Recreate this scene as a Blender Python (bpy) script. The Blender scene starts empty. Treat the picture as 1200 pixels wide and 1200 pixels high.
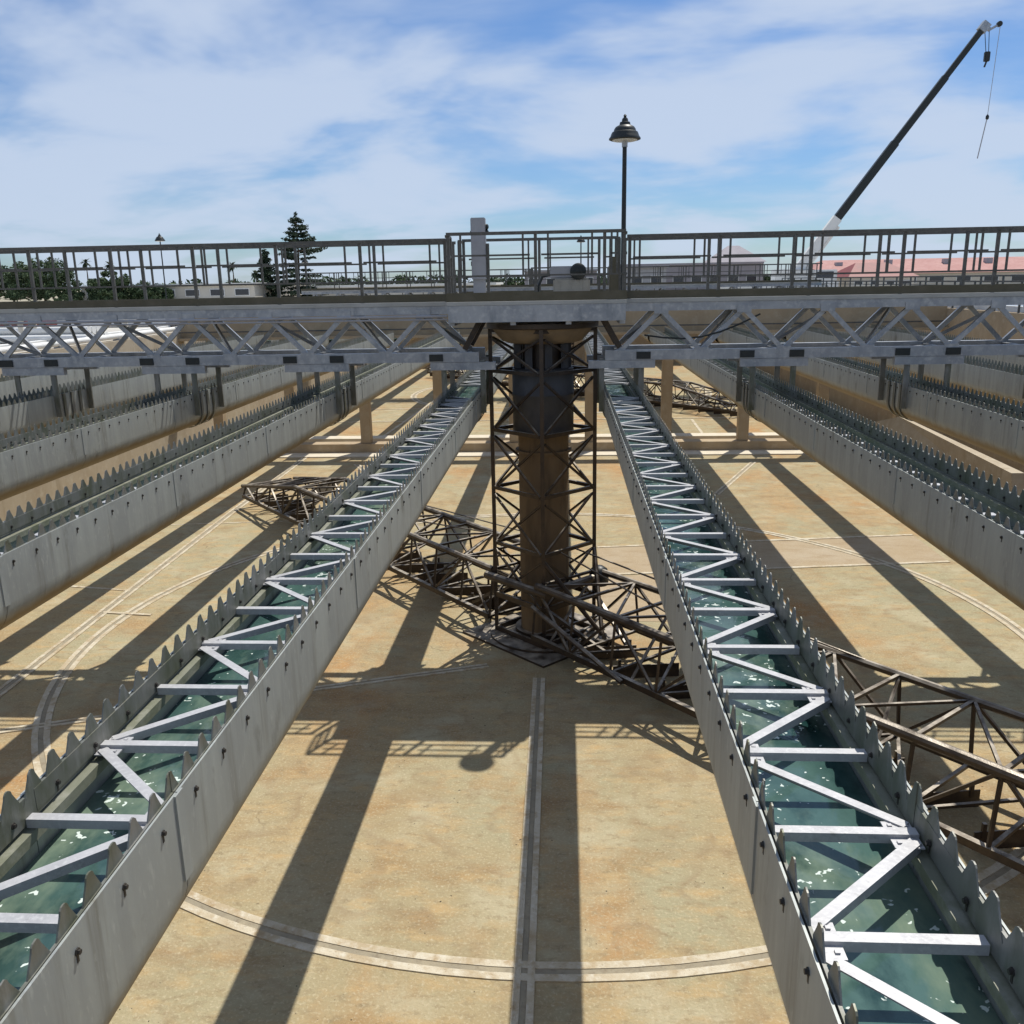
import bpy, bmesh, math, random
from mathutils import Vector, Matrix, noise
random.seed(7)
scn = bpy.context.scene
COL = scn.collection
# ------------------------------------------------------------------ camera
CAM_Z = 7.2
def _cam():
    F, S, vp = 1040.0, .0185, (661.0, 329.0)
    dY = Vector((vp[0]-600, vp[1]-600, F)).normalized()
    up = Vector((1, -S, 0)).cross(dY).normalized()
    if up.y > 0: up = -up
    X = dY.cross(up)
    if X.x < 0: X = -X
    R = Matrix((X, dY, up))
    right, dn, fw = R.col[0], R.col[1], R.col[2]
    M = Matrix((right, -dn, -fw)).transposed().to_4x4()
    M.translation = (0, 0, CAM_Z)
    cd = bpy.data.cameras.new('camera'); cd.lens = 36*F/1200; cd.sensor_width = 36
    cd.clip_start = .05; cd.clip_end = 5000
    co = bpy.data.objects.new('camera', cd); COL.objects.link(co); co.matrix_world = M
    scn.camera = co
_cam()
# ------------------------------------------------------------------ sun and sky
SUN = Vector((.255, .47, 1.0)).normalized()
sd = bpy.data.lights.new('sun', 'SUN'); sd.energy = 5.0; sd.angle = math.radians(.5); sd.color = (1, .95, .86)
so = bpy.data.objects.new('sun', sd); COL.objects.link(so)
so.rotation_euler = (-SUN).to_track_quat('-Z', 'Y').to_euler(); so.location = (0, 0, 60)
world = bpy.data.worlds.new('World'); scn.world = world; world.use_nodes = True
def build_world():
    nt = world.node_tree; N = nt.nodes; L = nt.links; N.clear()
    out = N.new('ShaderNodeOutputWorld'); bg = N.new('ShaderNodeBackground'); bg.inputs[1].default_value = .071
    sky = N.new('ShaderNodeTexSky'); sky.sky_type = 'NISHITA'; sky.sun_disc = False
    sky.sun_elevation = math.asin(SUN.z); sky.sun_rotation = math.atan2(SUN.x, SUN.y)
    sky.air_density = 1.0; sky.dust_density = .35; sky.ozone_density = 3.0
    tc = N.new('ShaderNodeTexCoord')
    sep = N.new('ShaderNodeSeparateXYZ'); L.new(tc.outputs['Generated'], sep.inputs[0])
    def m(op, a, b, clamp=False):
        n = N.new('ShaderNodeMath'); n.operation = op; n.use_clamp = clamp
        for i, v in enumerate((a, b)):
            if v is None: continue
            if isinstance(v, (int, float)): n.inputs[i].default_value = v
            else: L.new(v, n.inputs[i])
        return n.outputs[0]
    zz = m('ADD', m('MAXIMUM', sep.outputs[2], 0.0), .22)
    cx = m('DIVIDE', sep.outputs[0], zz); cy = m('DIVIDE', sep.outputs[1], zz)
    cmb = N.new('ShaderNodeCombineXYZ'); L.new(cx, cmb.inputs[0]); L.new(cy, cmb.inputs[1])
    def cloud(scale, rot, stretch, off, detail, lo, hi):
        mp = N.new('ShaderNodeMapping'); mp.inputs['Rotation'].default_value[2] = rot
        mp.inputs['Scale'].default_value = (stretch, 1, 1); mp.inputs['Location'].default_value = off
        L.new(cmb.outputs[0], mp.inputs[0])
        nz = N.new('ShaderNodeTexNoise'); nz.inputs['Scale'].default_value = scale; nz.inputs['Detail'].default_value = detail
        nz.inputs['Roughness'].default_value = .52; nz.inputs['Distortion'].default_value = .25
        L.new(mp.outputs[0], nz.inputs['Vector'])
        mr = N.new('ShaderNodeMapRange'); mr.interpolation_type = 'SMOOTHERSTEP'
        mr.inputs[1].default_value = lo; mr.inputs[2].default_value = hi
        L.new(nz.outputs['Fac'], mr.inputs[0]); return mr.outputs[0]
    c1 = cloud(1.6, .5, .8, (6.6, 6.1, 0), 5, .35, .60)
    c2 = cloud(2.4, -.35, .6, (7.7, 2.2, 1.3), 5, .42, .80)
    cl = m('MAXIMUM', m('MULTIPLY', c1, .86), m('MULTIPLY', c2, .6), True)
    mix = N.new('ShaderNodeMixRGB'); L.new(cl, mix.inputs[0])
    sat = N.new('ShaderNodeMixRGB'); sat.blend_type = 'MULTIPLY'; sat.inputs[0].default_value = 1
    sat.inputs[2].default_value = (.86, 1.10, 1.42, 1); L.new(sky.outputs[0], sat.inputs[1])
    L.new(sat.outputs[0], mix.inputs[1]); mix.inputs[2].default_value = (8.0, 9.3, 11.5, 1)
    L.new(mix.outputs[0], bg.inputs[0]); L.new(bg.outputs[0], out.inputs[0])
build_world()
vs = scn.view_settings; vs.view_transform = 'Standard'; vs.look = 'None'; vs.gamma = 1; vs.use_curve_mapping = False
vs.exposure = .03
# ------------------------------------------------------------------ materials
def mat(name, base, var=(), rough=.7, metal=0., scale=3., bump=.0, bscale=40., stretch=(1, 1, 1), spec=.4, detail=6, streak=None):
    """base colour, list of (colour, noise scale, lo, hi, stretch) layers, bump"""
    m = bpy.data.materials.new(name); m.use_nodes = True
    nt = m.node_tree; N = nt.nodes; L = nt.links
    b = N['Principled BSDF']; b.inputs['Roughness'].default_value = rough; b.inputs['Metallic'].default_value = metal
    b.inputs['Specular IOR Level'].default_value = spec
    geo = N.new('ShaderNodeNewGeometry')
    prev = None
    for (c, sc, lo, hi, st) in var:
        mp = N.new('ShaderNodeMapping'); mp.inputs['Scale'].default_value = st
        L.new(geo.outputs['Position'], mp.inputs[0])
        nz = N.new('ShaderNodeTexNoise'); nz.inputs['Scale'].default_value = sc; nz.inputs['Detail'].default_value = detail
        nz.inputs['Roughness'].default_value = .62
        L.new(mp.outputs[0], nz.inputs['Vector'])
        mr = N.new('ShaderNodeMapRange'); mr.inputs[1].default_value = lo; mr.inputs[2].default_value = hi
        L.new(nz.outputs['Fac'], mr.inputs[0])
        mx = N.new('ShaderNodeMixRGB'); L.new(mr.outputs[0], mx.inputs[0])
        if prev is None: mx.inputs[1].default_value = (*base, 1)
        else: L.new(prev, mx.inputs[1])
        mx.inputs[2].default_value = (*c, 1); prev = mx.outputs[0]
    if prev is None: b.inputs['Base Color'].default_value = (*base, 1)
    else: L.new(prev, b.inputs['Base Color'])
    if bump:
        nz = N.new('ShaderNodeTexNoise'); nz.inputs['Scale'].default_value = bscale; nz.inputs['Detail'].default_value = 5
        L.new(geo.outputs['Position'], nz.inputs['Vector'])
        bp = N.new('ShaderNodeBump'); bp.inputs['Strength'].default_value = bump; bp.inputs['Distance'].default_value = .02
        L.new(nz.outputs['Fac'], bp.inputs['Height']); L.new(bp.outputs[0], b.inputs['Normal'])
    return m
I3 = (1, 1, 1)
M = {}
def floor_mat():
    m = mat('floor concrete stained', (0.346, 0.263, 0.145),
        [((0.326, 0.294, 0.185), .16, .40, .58, I3), ((0.384, 0.211, 0.085), .30, .50, .66, (1, .55, 1)), ((0.403, 0.355, 0.235), .75, .50, .68, I3),
         ((0.278, 0.175, 0.080), 1.4, .54, .74, (.5, 1, 1)), ((0.422, 0.299, 0.150), 3.4, .50, .72, (.45, 1, 1)), ((0.250, 0.196, 0.115), 9., .52, .74, (.6, 1, 1)), ((0.480, 0.412, 0.280), 26., .52, .74, I3), ((0.163, 0.124, 0.075), 60., .60, .76, I3)],
        rough=.92, bump=.5, bscale=30., spec=.15)
    nt = m.node_tree; N = nt.nodes; L = nt.links; b = N['Principled BSDF']
    geo = N.new('ShaderNodeNewGeometry')
    def noise_at(sc, det=4):
        n = N.new('ShaderNodeTexNoise'); n.inputs['Scale'].default_value = sc; n.inputs['Detail'].default_value = det; L.new(geo.outputs['Position'], n.inputs['Vector']); return n
    def over(fac, col):
        src = b.inputs['Base Color'].links[0].from_socket
        mx = N.new('ShaderNodeMixRGB'); L.new(fac, mx.inputs[0]); L.new(src, mx.inputs[1]); mx.inputs[2].default_value = (*col, 1); L.new(mx.outputs[0], b.inputs['Base Color'])
    def rng(sock, lo, hi, a=0., c=1.):
        q = N.new('ShaderNodeMapRange'); q.inputs[1].default_value = lo; q.inputs[2].default_value = hi; q.inputs[3].default_value = a; q.inputs[4].default_value = c; L.new(sock, q.inputs[0]); return q.outputs[0]
    def mul(p, q):
        n = N.new('ShaderNodeMath'); n.operation = 'MULTIPLY'; L.new(p, n.inputs[0]); L.new(q, n.inputs[1]); return n.outputs[0]
    # dried puddle tide marks
    t = noise_at(.34, 3)
    for c0 in (.44, .57):
        up = rng(t.outputs['Fac'], c0, c0+.012); dn = rng(t.outputs['Fac'], c0+.012, c0+.05, 1., 0.); over(mul(mul(up, dn), rng(noise_at(2.2).outputs['Fac'], .35, .7, 0., .55)), (.24, .165, .095))
    # hairline cracks
    d = N.new('ShaderNodeMixRGB'); d.blend_type = 'ADD'; d.inputs[0].default_value = .9; L.new(geo.outputs['Position'], d.inputs[1]); L.new(noise_at(1.3, 5).outputs['Color'], d.inputs[2])
    v = N.new('ShaderNodeTexVoronoi'); v.feature = 'DISTANCE_TO_EDGE'; v.inputs['Scale'].default_value = .21; L.new(d.outputs[0], v.inputs['Vector'])
    over(mul(rng(v.outputs['Distance'], .001, .003, .5, 0.), rng(noise_at(.6).outputs['Fac'], .54, .64)), (.12, .085, .05))
    # dark debris specks
    over(mul(rng(noise_at(19., 1).outputs['Fac'], .73, .76), rng(noise_at(.9).outputs['Fac'], .5, .6)), (.05, .04, .03))
    return m
M['floor'] = floor_mat()
M['patch'] = mat('pale floor concrete', (0.360, 0.280, 0.180),
    [((0.400, 0.332, 0.240), .8, .4, .7, I3), ((0.288, 0.213, 0.128), 3.5, .5, .8, (.4, 1, 1)), ((0.448, 0.371, 0.272), 22., .52, .76, I3), ((0.200, 0.142, 0.088), 55., .6, .78, I3)], rough=.92, bump=.4, spec=.15)
M['curb'] = mat('pale curb', (.60, .54, .43), [((.50, .44, .34), 1.5, .45, .75, I3)], rough=.9, bump=.2)
M['seam'] = mat('grey joint filler', (.27, .235, .17), [((.34, .29, .20), 3., .42, .68, I3), ((.20, .16, .11), 9., .5, .75, I3)], rough=.9, bump=.3)
M['joint'] = mat('pale joint sealant', (0.528, 0.470, 0.356), [((0.408, 0.329, 0.213), 1.6, .42, .62, I3), ((0.600, 0.561, 0.463), 9., .5, .75, I3), ((0.360, 0.268, 0.156), 5., .52, .68, I3), ((0.264, 0.207, 0.138), 30., .6, .78, I3)], rough=.88, bump=.4, bscale=50.)
M['concrete'] = mat('concrete', (.42, .36, .27), [((.34, .28, .20), .6, .4, .7, (1, 1, .3)), ((.48, .43, .34), 4., .5, .8, I3), ((.26, .21, .14), 1.6, .58, .8, (1, 1, .15))], rough=.9, bump=.25)
M['tanwall'] = mat('tan basin concrete', (.40, .31, .20), [((.32, .24, .15), .8, .4, .7, (1, 1, .2)), ((.46, .38, .27), 3., .5, .8, I3)], rough=.92, bump=.25)
M['grade'] = mat('pale pavement', (.46, .44, .40), [((.38, .36, .32), .15, .4, .7, I3), ((.54, .52, .48), 1.2, .5, .8, I3)], rough=.95, bump=.1)
M['soil'] = mat('dry ground', (.32, .29, .22), [((.24, .22, .15), .05, .4, .7, I3), ((.40, .37, .30), .5, .5, .8, I3)], rough=1.)
def sunlit_tops(m, col, amount):  # paints sun highlights into the colour of upward faces, broken up by noise
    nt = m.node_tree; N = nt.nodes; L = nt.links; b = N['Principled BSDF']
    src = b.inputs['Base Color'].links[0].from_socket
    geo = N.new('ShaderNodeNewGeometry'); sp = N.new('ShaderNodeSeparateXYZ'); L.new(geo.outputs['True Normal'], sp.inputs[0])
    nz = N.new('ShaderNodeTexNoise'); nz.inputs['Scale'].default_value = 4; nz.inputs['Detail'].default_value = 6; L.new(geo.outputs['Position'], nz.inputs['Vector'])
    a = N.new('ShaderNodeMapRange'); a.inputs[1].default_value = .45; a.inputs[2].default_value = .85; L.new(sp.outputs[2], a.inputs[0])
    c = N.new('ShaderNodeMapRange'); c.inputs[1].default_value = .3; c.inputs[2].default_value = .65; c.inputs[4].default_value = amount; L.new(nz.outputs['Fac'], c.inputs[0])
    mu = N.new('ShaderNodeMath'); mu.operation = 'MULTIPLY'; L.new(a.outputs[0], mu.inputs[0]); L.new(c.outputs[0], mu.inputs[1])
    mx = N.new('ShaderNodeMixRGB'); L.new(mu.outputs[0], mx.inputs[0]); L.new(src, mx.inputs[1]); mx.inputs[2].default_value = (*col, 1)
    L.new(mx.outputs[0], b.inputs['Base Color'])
def launder_mat():
    m = mat('dull launder steel', (0.329, 0.351, 0.341), [((0.269, 0.287, 0.284), 1.1, .4, .7, (1, 1, .35)), ((0.394, 0.421, 0.399), 6., .45, .75, (1, 1, .12)),
        ((0.197, 0.196, 0.170), 7., .56, .76, (1, 1, .07)), ((0.447, 0.470, 0.446), 35., .58, .78, (1, 1, .3)), ((0.184, 0.189, 0.170), 2.3, .60, .72, (1, 1, .6))], rough=.52, metal=.35, bump=.06, bscale=14.)
    # water stain on the rounded bottom: a tidemark with an uneven edge
    nt = m.node_tree; N = nt.nodes; L = nt.links; b = N['Principled BSDF']
    src = b.inputs['Base Color'].links[0].from_socket
    geo = N.new('ShaderNodeNewGeometry'); sp = N.new('ShaderNodeSeparateXYZ'); L.new(geo.outputs['Position'], sp.inputs[0])
    nz = N.new('ShaderNodeTexNoise'); nz.inputs['Scale'].default_value = 5; nz.inputs['Detail'].default_value = 5; L.new(geo.outputs['Position'], nz.inputs['Vector'])
    ad = N.new('ShaderNodeMath'); ad.operation = 'MULTIPLY_ADD'; ad.inputs[1].default_value = .10; L.new(nz.outputs['Fac'], ad.inputs[0]); L.new(sp.outputs[2], ad.inputs[2])
    mr = N.new('ShaderNodeMapRange'); mr.inputs[1].default_value = 4.79; mr.inputs[2].default_value = 4.70; L.new(ad.outputs[0], mr.inputs[0])
    mx = N.new('ShaderNodeMixRGB'); L.new(mr.outputs[0], mx.inputs[0]); L.new(src, mx.inputs[1]); mx.inputs[2].default_value = (.22, .165, .09, 1)
    L.new(mx.outputs[0], b.inputs['Base Color'])
    return m
M['launder'] = launder_mat()
M['weir'] = mat('weir plate steel', (.185, .185, .17), [((.115, .12, .085), 3., .42, .66, (1, 1, .4)), ((.26, .26, .25), 12., .5, .8, (1, 1, .3)), ((.075, .085, .045), 6., .54, .78, (1, 1, .25))], rough=.5, metal=.4, bump=.05)
M['brace'] = mat('bright galvanised angle', (0.423, 0.423, 0.432), [((0.342, 0.342, 0.351), 7., .42, .70, I3), ((0.504, 0.504, 0.504), 45., .5, .75, I3), ((0.243, 0.243, 0.234), 22., .62, .82, I3)], rough=.48, metal=.2, bump=.08)
M['ledge'] = mat('slimy ledge angle', (.19, .195, .15), [((.11, .12, .07), 3., .42, .68, (1, .4, 1)), ((.27, .27, .23), 9., .5, .75, I3)], rough=.6, bump=.1)
M['bolt'] = mat('dark bolt', (.05, .045, .04), rough=.5, metal=.5)
M['galv'] = mat('galvanised truss steel', (0.350, 0.366, 0.392), [((0.237, 0.256, 0.287), 2.2, .4, .7, I3), ((0.500, 0.506, 0.515), 9., .5, .8, I3), ((0.163, 0.183, 0.211), 4., .55, .8, (1, 1, .25))], rough=.38, metal=.5, bump=.03)
M['rail'] = mat('weathered railing', (.115, .11, .10), [((.08, .078, .07), 4., .4, .7, I3), ((.17, .165, .15), 15., .5, .8, I3)], rough=.5, metal=.4)
M['toe'] = mat('deck toe plate', (.10, .09, .06), [((.14, .125, .09), 3., .45, .75, I3)], rough=.7, metal=.2)
M['deck'] = mat('deck plate', (.42, .42, .40), [((.34, .34, .32), 2., .4, .7, I3)], rough=.6, metal=.3)
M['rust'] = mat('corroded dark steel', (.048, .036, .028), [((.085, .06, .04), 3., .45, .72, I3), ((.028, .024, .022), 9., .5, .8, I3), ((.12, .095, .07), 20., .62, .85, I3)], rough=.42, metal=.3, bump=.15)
M['shaft'] = mat('brown stained column', (.17, .12, .07), [((.22, .16, .095), 1.5, .4, .7, (1, 1, .3)), ((.05, .038, .027), 4., .5, .8, (1, 1, .15)), ((.16, .12, .08), 8., .62, .85, (1, 1, .2))], rough=.75, metal=.1, bump=.15)
M['shroud'] = mat('dark grey coated shroud', (.055, .056, .06), [((.085, .085, .088), 2., .45, .72, (1, 1, .3)), ((.15, .145, .14), 6., .62, .8, (1, 1, .18)), ((.03, .03, .035), 3., .5, .8, I3)], rough=.55, metal=.1, bump=.1)
sunlit_tops(M['rust'], (.46, .41, .34), .95)  # pale sunlit upper edges of the dark steel, put into its colour
M['bowl'] = mat('tan turntable casing', (.25, .185, .115), [((.19, .14, .09), 3., .4, .7, I3)], rough=.7)
M['cab'] = mat('grey cabinet', (.36, .36, .38), [((.30, .30, .32), 3., .4, .7, I3)], rough=.45)
M['drive'] = mat('beige drive casing', (.33, .31, .27), [((.26, .245, .215), 6., .45, .75, I3)], rough=.5)
M['black'] = mat('black paint', (.014, .018, .018), [((.028, .03, .028), 12., .5, .8, I3)], rough=.45, spec=.4)
M['white'] = mat('white paint', (.72, .72, .70), [((.62, .62, .60), .8, .4, .7, I3)], rough=.6)
M['redroof'] = mat('red tiled roof', (.36, .175, .155), [((.42, .235, .21), .6, .4, .7, I3), ((.29, .13, .11), 3., .5, .8, I3)], rough=.8)
M['darkred'] = mat('dark red paint', (.20, .035, .03), [((.14, .03, .025), 1.2, .4, .7, I3)], rough=.6)
M['greywall'] = mat('grey lilac wall', (.33, .31, .33), [((.28, .26, .28), .5, .4, .7, I3)], rough=.9)
M['cream'] = mat('cream wall', (.62, .58, .50), [((.54, .50, .43), .6, .4, .7, I3)], rough=.9)
M['glass'] = mat('dark window', (.03, .035, .045), rough=.15, spec=.6)
M['bark'] = mat('bark', (.09, .065, .045), [((.06, .045, .03), 5., .4, .7, (1, 1, .2))], rough=.95)
M['conifer'] = mat('dark conifer needles', (.022, .040, .022), [((.035, .058, .028), .8, .4, .7, I3)], rough=.8)
M['bush'] = mat('bush leaves', (.045, .075, .030), [((.075, .11, .045), .7, .4, .7, I3), ((.030, .055, .025), 2., .5, .8, I3)], rough=.8)
M['palm'] = mat('palm leaves', (.045, .06, .03), rough=.8)
def water_mat(name, deep, murk, fleck):
    m = mat(name, deep, [(murk, 1.3, .36, .60, (1, .6, 1)), ((.17, .225, .165), 2.0, .50, .68, (1, .5, 1)), (deep, 3.4, .54, .72, (1, .6, 1))], rough=.10, bump=.0, spec=.5)
    nt = m.node_tree; N = nt.nodes; L = nt.links; b = N['Principled BSDF']
    geo = N.new('ShaderNodeNewGeometry')
    nz = N.new('ShaderNodeTexNoise'); nz.inputs['Scale'].default_value = 9; nz.inputs['Detail'].default_value = 3; nz.inputs['Distortion'].default_value = 1.5
    L.new(geo.outputs['Position'], nz.inputs['Vector'])
    bp = N.new('ShaderNodeBump'); bp.inputs['Strength'].default_value = .06; bp.inputs['Distance'].default_value = .02
    L.new(nz.outputs['Fac'], bp.inputs['Height']); L.new(bp.outputs[0], b.inputs['Normal'])
    if fleck:
        n2 = N.new('ShaderNodeTexNoise'); n2.inputs['Scale'].default_value = 24; n2.inputs['Detail'].default_value = 2; n2.inputs['Distortion'].default_value = .3
        L.new(geo.outputs['Position'], n2.inputs['Vector'])
        n3 = N.new('ShaderNodeTexNoise'); n3.inputs['Scale'].default_value = 2.1; L.new(geo.outputs['Position'], n3.inputs['Vector'])
        ad = N.new('ShaderNodeMath'); ad.operation = 'MULTIPLY_ADD'; ad.inputs[1].default_value = .45
        L.new(n3.outputs['Fac'], ad.inputs[0]); L.new(n2.outputs['Fac'], ad.inputs[2])
        mr = N.new('ShaderNodeMapRange'); mr.inputs[1].default_value = .91; mr.inputs[2].default_value = .935; L.new(ad.outputs[0], mr.inputs[0])
        src = b.inputs['Base Color'].links[0].from_socket
        mx = N.new('ShaderNodeMixRGB'); L.new(mr.outputs[0], mx.inputs[0]); L.new(src, mx.inputs[1]); mx.inputs[2].default_value = (.62, .70, .66, 1)
        L.new(mx.outputs[0], b.inputs['Base Color'])
    return m
M['water'] = water_mat('teal launder water', (.010, .034, .033), (.065, .125, .112), True)
M['pool'] = water_mat('blue tank water', (.03, .20, .36), (.05, .27, .42), False)
# ------------------------------------------------------------------ helpers
WM = {}
def link(o, parent=None, W=None):
    COL.objects.link(o)
    W = W or Matrix.Identity(4)
    if parent is not None:
        o.parent = parent; o.matrix_parent_inverse = WM[parent.name].inverted()
    o.matrix_basis = W; WM[o.name] = W
    return o
def tag(o, label, cat, group=None):
    o['label'] = label; o['category'] = cat
    if group: o['group'] = group
    return o
def thing(name, loc, label, cat, group=None):
    o = bpy.data.objects.new(name, None); o.empty_display_size = .2
    link(o, None, Matrix.Translation(loc)); return tag(o, label, cat, group)
def mesh_from(bm, name, m, smooth=False):
    me = bpy.data.meshes.new(name); bm.to_mesh(me); bm.free(); me.materials.append(m)
    if smooth: me.polygons.foreach_set('use_smooth', [True]*len(me.polygons))
    return me
def put(name, me, parent=None, W=None):
    return link(bpy.data.objects.new(name, me), parent, W)
def struct(o): o['kind'] = 'structure'; return o
def stuff(o): o['kind'] = 'stuff'; return o
def bbox(bm, x0, x1, y0, y1, z0, z1):
    v = [bm.verts.new(p) for p in ((x0,y0,z0),(x1,y0,z0),(x1,y1,z0),(x0,y1,z0),(x0,y0,z1),(x1,y0,z1),(x1,y1,z1),(x0,y1,z1))]
    for f in ((0,3,2,1),(4,5,6,7),(0,1,5,4),(1,2,6,5),(2,3,7,6),(3,0,4,7)): bm.faces.new([v[i] for i in f])
def box(name, x0, x1, y0, y1, z0, z1, m, parent=None, bevel=0.):
    """box mesh centred on its base, placed by its own matrix"""
    bm = bmesh.new(); cx, cy = (x0+x1)/2, (y0+y1)/2
    bbox(bm, x0-cx, x1-cx, y0-cy, y1-cy, 0, z1-z0)
    if bevel: bmesh.ops.bevel(bm, geom=bm.edges[:], offset=bevel, segments=2, affect='EDGES')
    return put(name, mesh_from(bm, name, m), parent, Matrix.Translation((cx, cy, z0)))
_pc = {}
def prof_mesh(kind, dims, length, m):
    key = (kind, dims, round(length, 3), m.name)
    if key in _pc: return _pc[key]
    if kind == 'rect':
        w, h = dims; pts = [(-w/2,-h/2),(w/2,-h/2),(w/2,h/2),(-w/2,h/2)]
    elif kind == 'tube':
        n = dims[1] if len(dims) > 1 else 8
        pts = [(dims[0]*math.cos(2*math.pi*i/n+.39), dims[0]*math.sin(2*math.pi*i/n+.39)) for i in range(n)]
    elif kind == 'angle':      # horizontal leg on top, vertical leg down on +x side
        w, h, t = dims; pts = [(-w/2, 0), (w/2, 0), (w/2, t), (-w/2+t, t), (-w/2+t, h), (-w/2, h)]
        pts = [(x, -y) for x, y in pts]; pts.reverse()
    bm = bmesh.new()
    a = [bm.verts.new((x, y, 0)) for x, y in pts]; b = [bm.verts.new((x, y, length)) for x, y in pts]
    n = len(pts)
    for i in range(n): bm.faces.new((a[i], a[(i+1) % n], b[(i+1) % n], b[i]))
    bm.faces.new(a[::-1]); bm.faces.new(b)
    bmesh.ops.recalc_face_normals(bm, faces=bm.faces[:])
    me = mesh_from(bm, kind, m, kind == 'tube' and False); _pc[key] = me; return me
def frame(p, q, up=Vector((0, 0, 1))):
    z = (q-p).normalized()
    if abs(z.dot(up)) > .98: up = Vector((0, 1, 0))
    x = up.cross(z).normalized(); y = z.cross(x)
    W = Matrix((x, y, z)).transposed().to_4x4(); W.translation = p; return W
def member(name, p, q, kind, dims, m, parent, up=Vector((0, 0, 1))):
    p, q = Vector(p), Vector(q)
    return put(name, prof_mesh(kind, dims, (q-p).length, m), parent, frame(p, q, up))
def lathe(name, prof, m, parent=None, W=None, n=32, smooth=True, caps=True):
    bm = bmesh.new(); rings = []
    for r, z in prof: rings.append([bm.verts.new((r*math.cos(2*math.pi*i/n), r*math.sin(2*math.pi*i/n), z)) for i in range(n)])
    for a, b in zip(rings, rings[1:]):
        for i in range(n): bm.faces.new((a[i], a[(i+1) % n], b[(i+1) % n], b[i]))
    if caps: bm.faces.new(rings[0][::-1]); bm.faces.new(rings[-1])
    me = mesh_from(bm, name, m, False)
    if smooth:
        me.polygons.foreach_set('use_smooth', [len(p.vertices) == 4 for p in me.polygons])
        me.set_sharp_from_angle(angle=math.radians(35))
    return put(name, me, parent, W)
def tree_of(o):
    r = [o]
    for c in o.children: r += tree_of(c)
    return r
def merge(objs, name, parent=None, offset=(0, 0, 0)):
    """one mesh with the geometry of several, moved by offset"""
    bm = bmesh.new(); m = objs[0].data.materials[0]; T = Matrix.Translation(offset)
    for o in objs:
        n0 = len(bm.verts); bm.from_mesh(o.data); bm.verts.ensure_lookup_table()
        W = T @ WM[o.name]
        for v in bm.verts[n0:]: v.co = W @ v.co
    return put(name, mesh_from(bm, name, m), parent)
def copy_tree(o, T, parent=None):
    c = o.copy(); COL.objects.link(c); c.parent = parent
    W = T @ WM[o.name]; WM[c.name] = W
    if parent is not None: c.matrix_parent_inverse = WM[parent.name].inverted()
    c.matrix_basis = W
    for ch in o.children: copy_tree(ch, T, c)
    return c
# ------------------------------------------------------------------ setting numbers
CX, CY = -.42, 17.5            # centre column
YN, YD, YF = -3.3, 38.3, 79.9  # near end, divider, far end of the two basins
XL, XR = -16.6, 15.7           # side walls
GZ = 5.25                      # grade outside
LT = 5.20                      # top edge of the launder walls
CY2 = CY + (YD-YN)
# ------------------------------------------------------------------ floor, walls, ground
bm = bmesh.new(); nx, ny = 60, 150
bmesh.ops.create_grid(bm, x_segments=2, y_segments=2, size=.5)
for v in bm.verts: v.co = Vector((v.co.x*(XR-XL)+(XR+XL)/2, v.co.y*(YF-YN)+(YF+YN)/2, 0))
floor = struct(put('basin_floor', mesh_from(bm, 'basin_floor', M['floor'])))
def strip(pts, w, z=.004, t=.010, name='joint_strip', m=None):
    bm = bmesh.new(); rows = []
    n = len(pts)
    for i, p in enumerate(pts):
        a = Vector(pts[max(i-1, 0)]); b = Vector(pts[min(i+1, n-1)]); d = (b-a).normalized(); s = Vector((-d.y, d.x))*w/2
        p = Vector(p); rows.append([bm.verts.new((*(p+s), -.002)), bm.verts.new((*(p+s), z+t)), bm.verts.new((*(p-s), z+t)), bm.verts.new((*(p-s), -.002))])
    for a, b in zip(rows, rows[1:]):
        for k in range(3): bm.faces.new((a[k], a[k+1], b[k+1], b[k]))
    bm.faces.new(rows[0]); bm.faces.new(rows[-1][::-1])
    bmesh.ops.recalc_face_normals(bm, faces=bm.faces[:])
    return put(name, mesh_from(bm, name, m or M['joint']), floor)
def dbl(pts, w=.085, gap=.10, dz=0):
    for s in (-1, 1):
        out = []
        for i, p in enumerate(pts):
            a = Vector(pts[max(i-1, 0)]); b = Vector(pts[min(i+1, len(pts)-1)]); d = (b-a).normalized()
            out.append(Vector(p)+Vector((-d.y, d.x))*s*gap)
        strip(out, w, .004+dz)
    strip(pts, gap*2-w-.004, -.004+dz*.9, name='joint_filler', m=M['seam'])
def arc(cx, cy, r, a0, a1, n=72): return [(cx+r*math.cos(math.radians(a0+(a1-a0)*i/n)), cy+r*math.sin(math.radians(a0+(a1-a0)*i/n))) for i in range(n+1)]
dbl(arc(-.3, 17.7, 9.7, -180, 180, 120), .10, .09)
dbl([(-.49, 15.3), (-.45, 8.2), (-.40, -3.2)], .08, .075, .003)
dbl([(-1.5, 15.85), (-4.4, 14.84), (-10.0, 12.9)], .06, .06, .003)
dbl([(-10.4, -3), (-10.45, 14.5), (-10.95, 27.7), (-11.2, 37.6)], .075, .09, .006)
dbl([(5.2, 30.0), (7.6, 35.6)], .07, .08)
dbl([(-6.0, 30.0), (-8.6, 35.6)], .07, .08)
strip([(.9, 23.75), (9.9, 24.95)], .12, .007)
strip([(.9, 21.35), (9.9, 22.45)], .12, .007)
strip([(-12.6, 20.45), (-10.7, 20.1)], .09); strip([(-10.6, 18.6), (-9.4, 18.45)], .09, .013)
strip([(-12.4, 26.2), (-.4, 27.6)], .07, .002)
dbl(arc(-.3, CY2+.2, 9.7, -180, 180, 120), .14, .14)
strip([(-15, 47), (15, 47.6)], .14, .014); strip([(-15, 52), (15, 52.4)], .14, .007); strip([(6.5, 38.6), (6.7, 47)], .14, .002); strip([(-9, 38.6), (-8, 60)], .14, .01)
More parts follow.
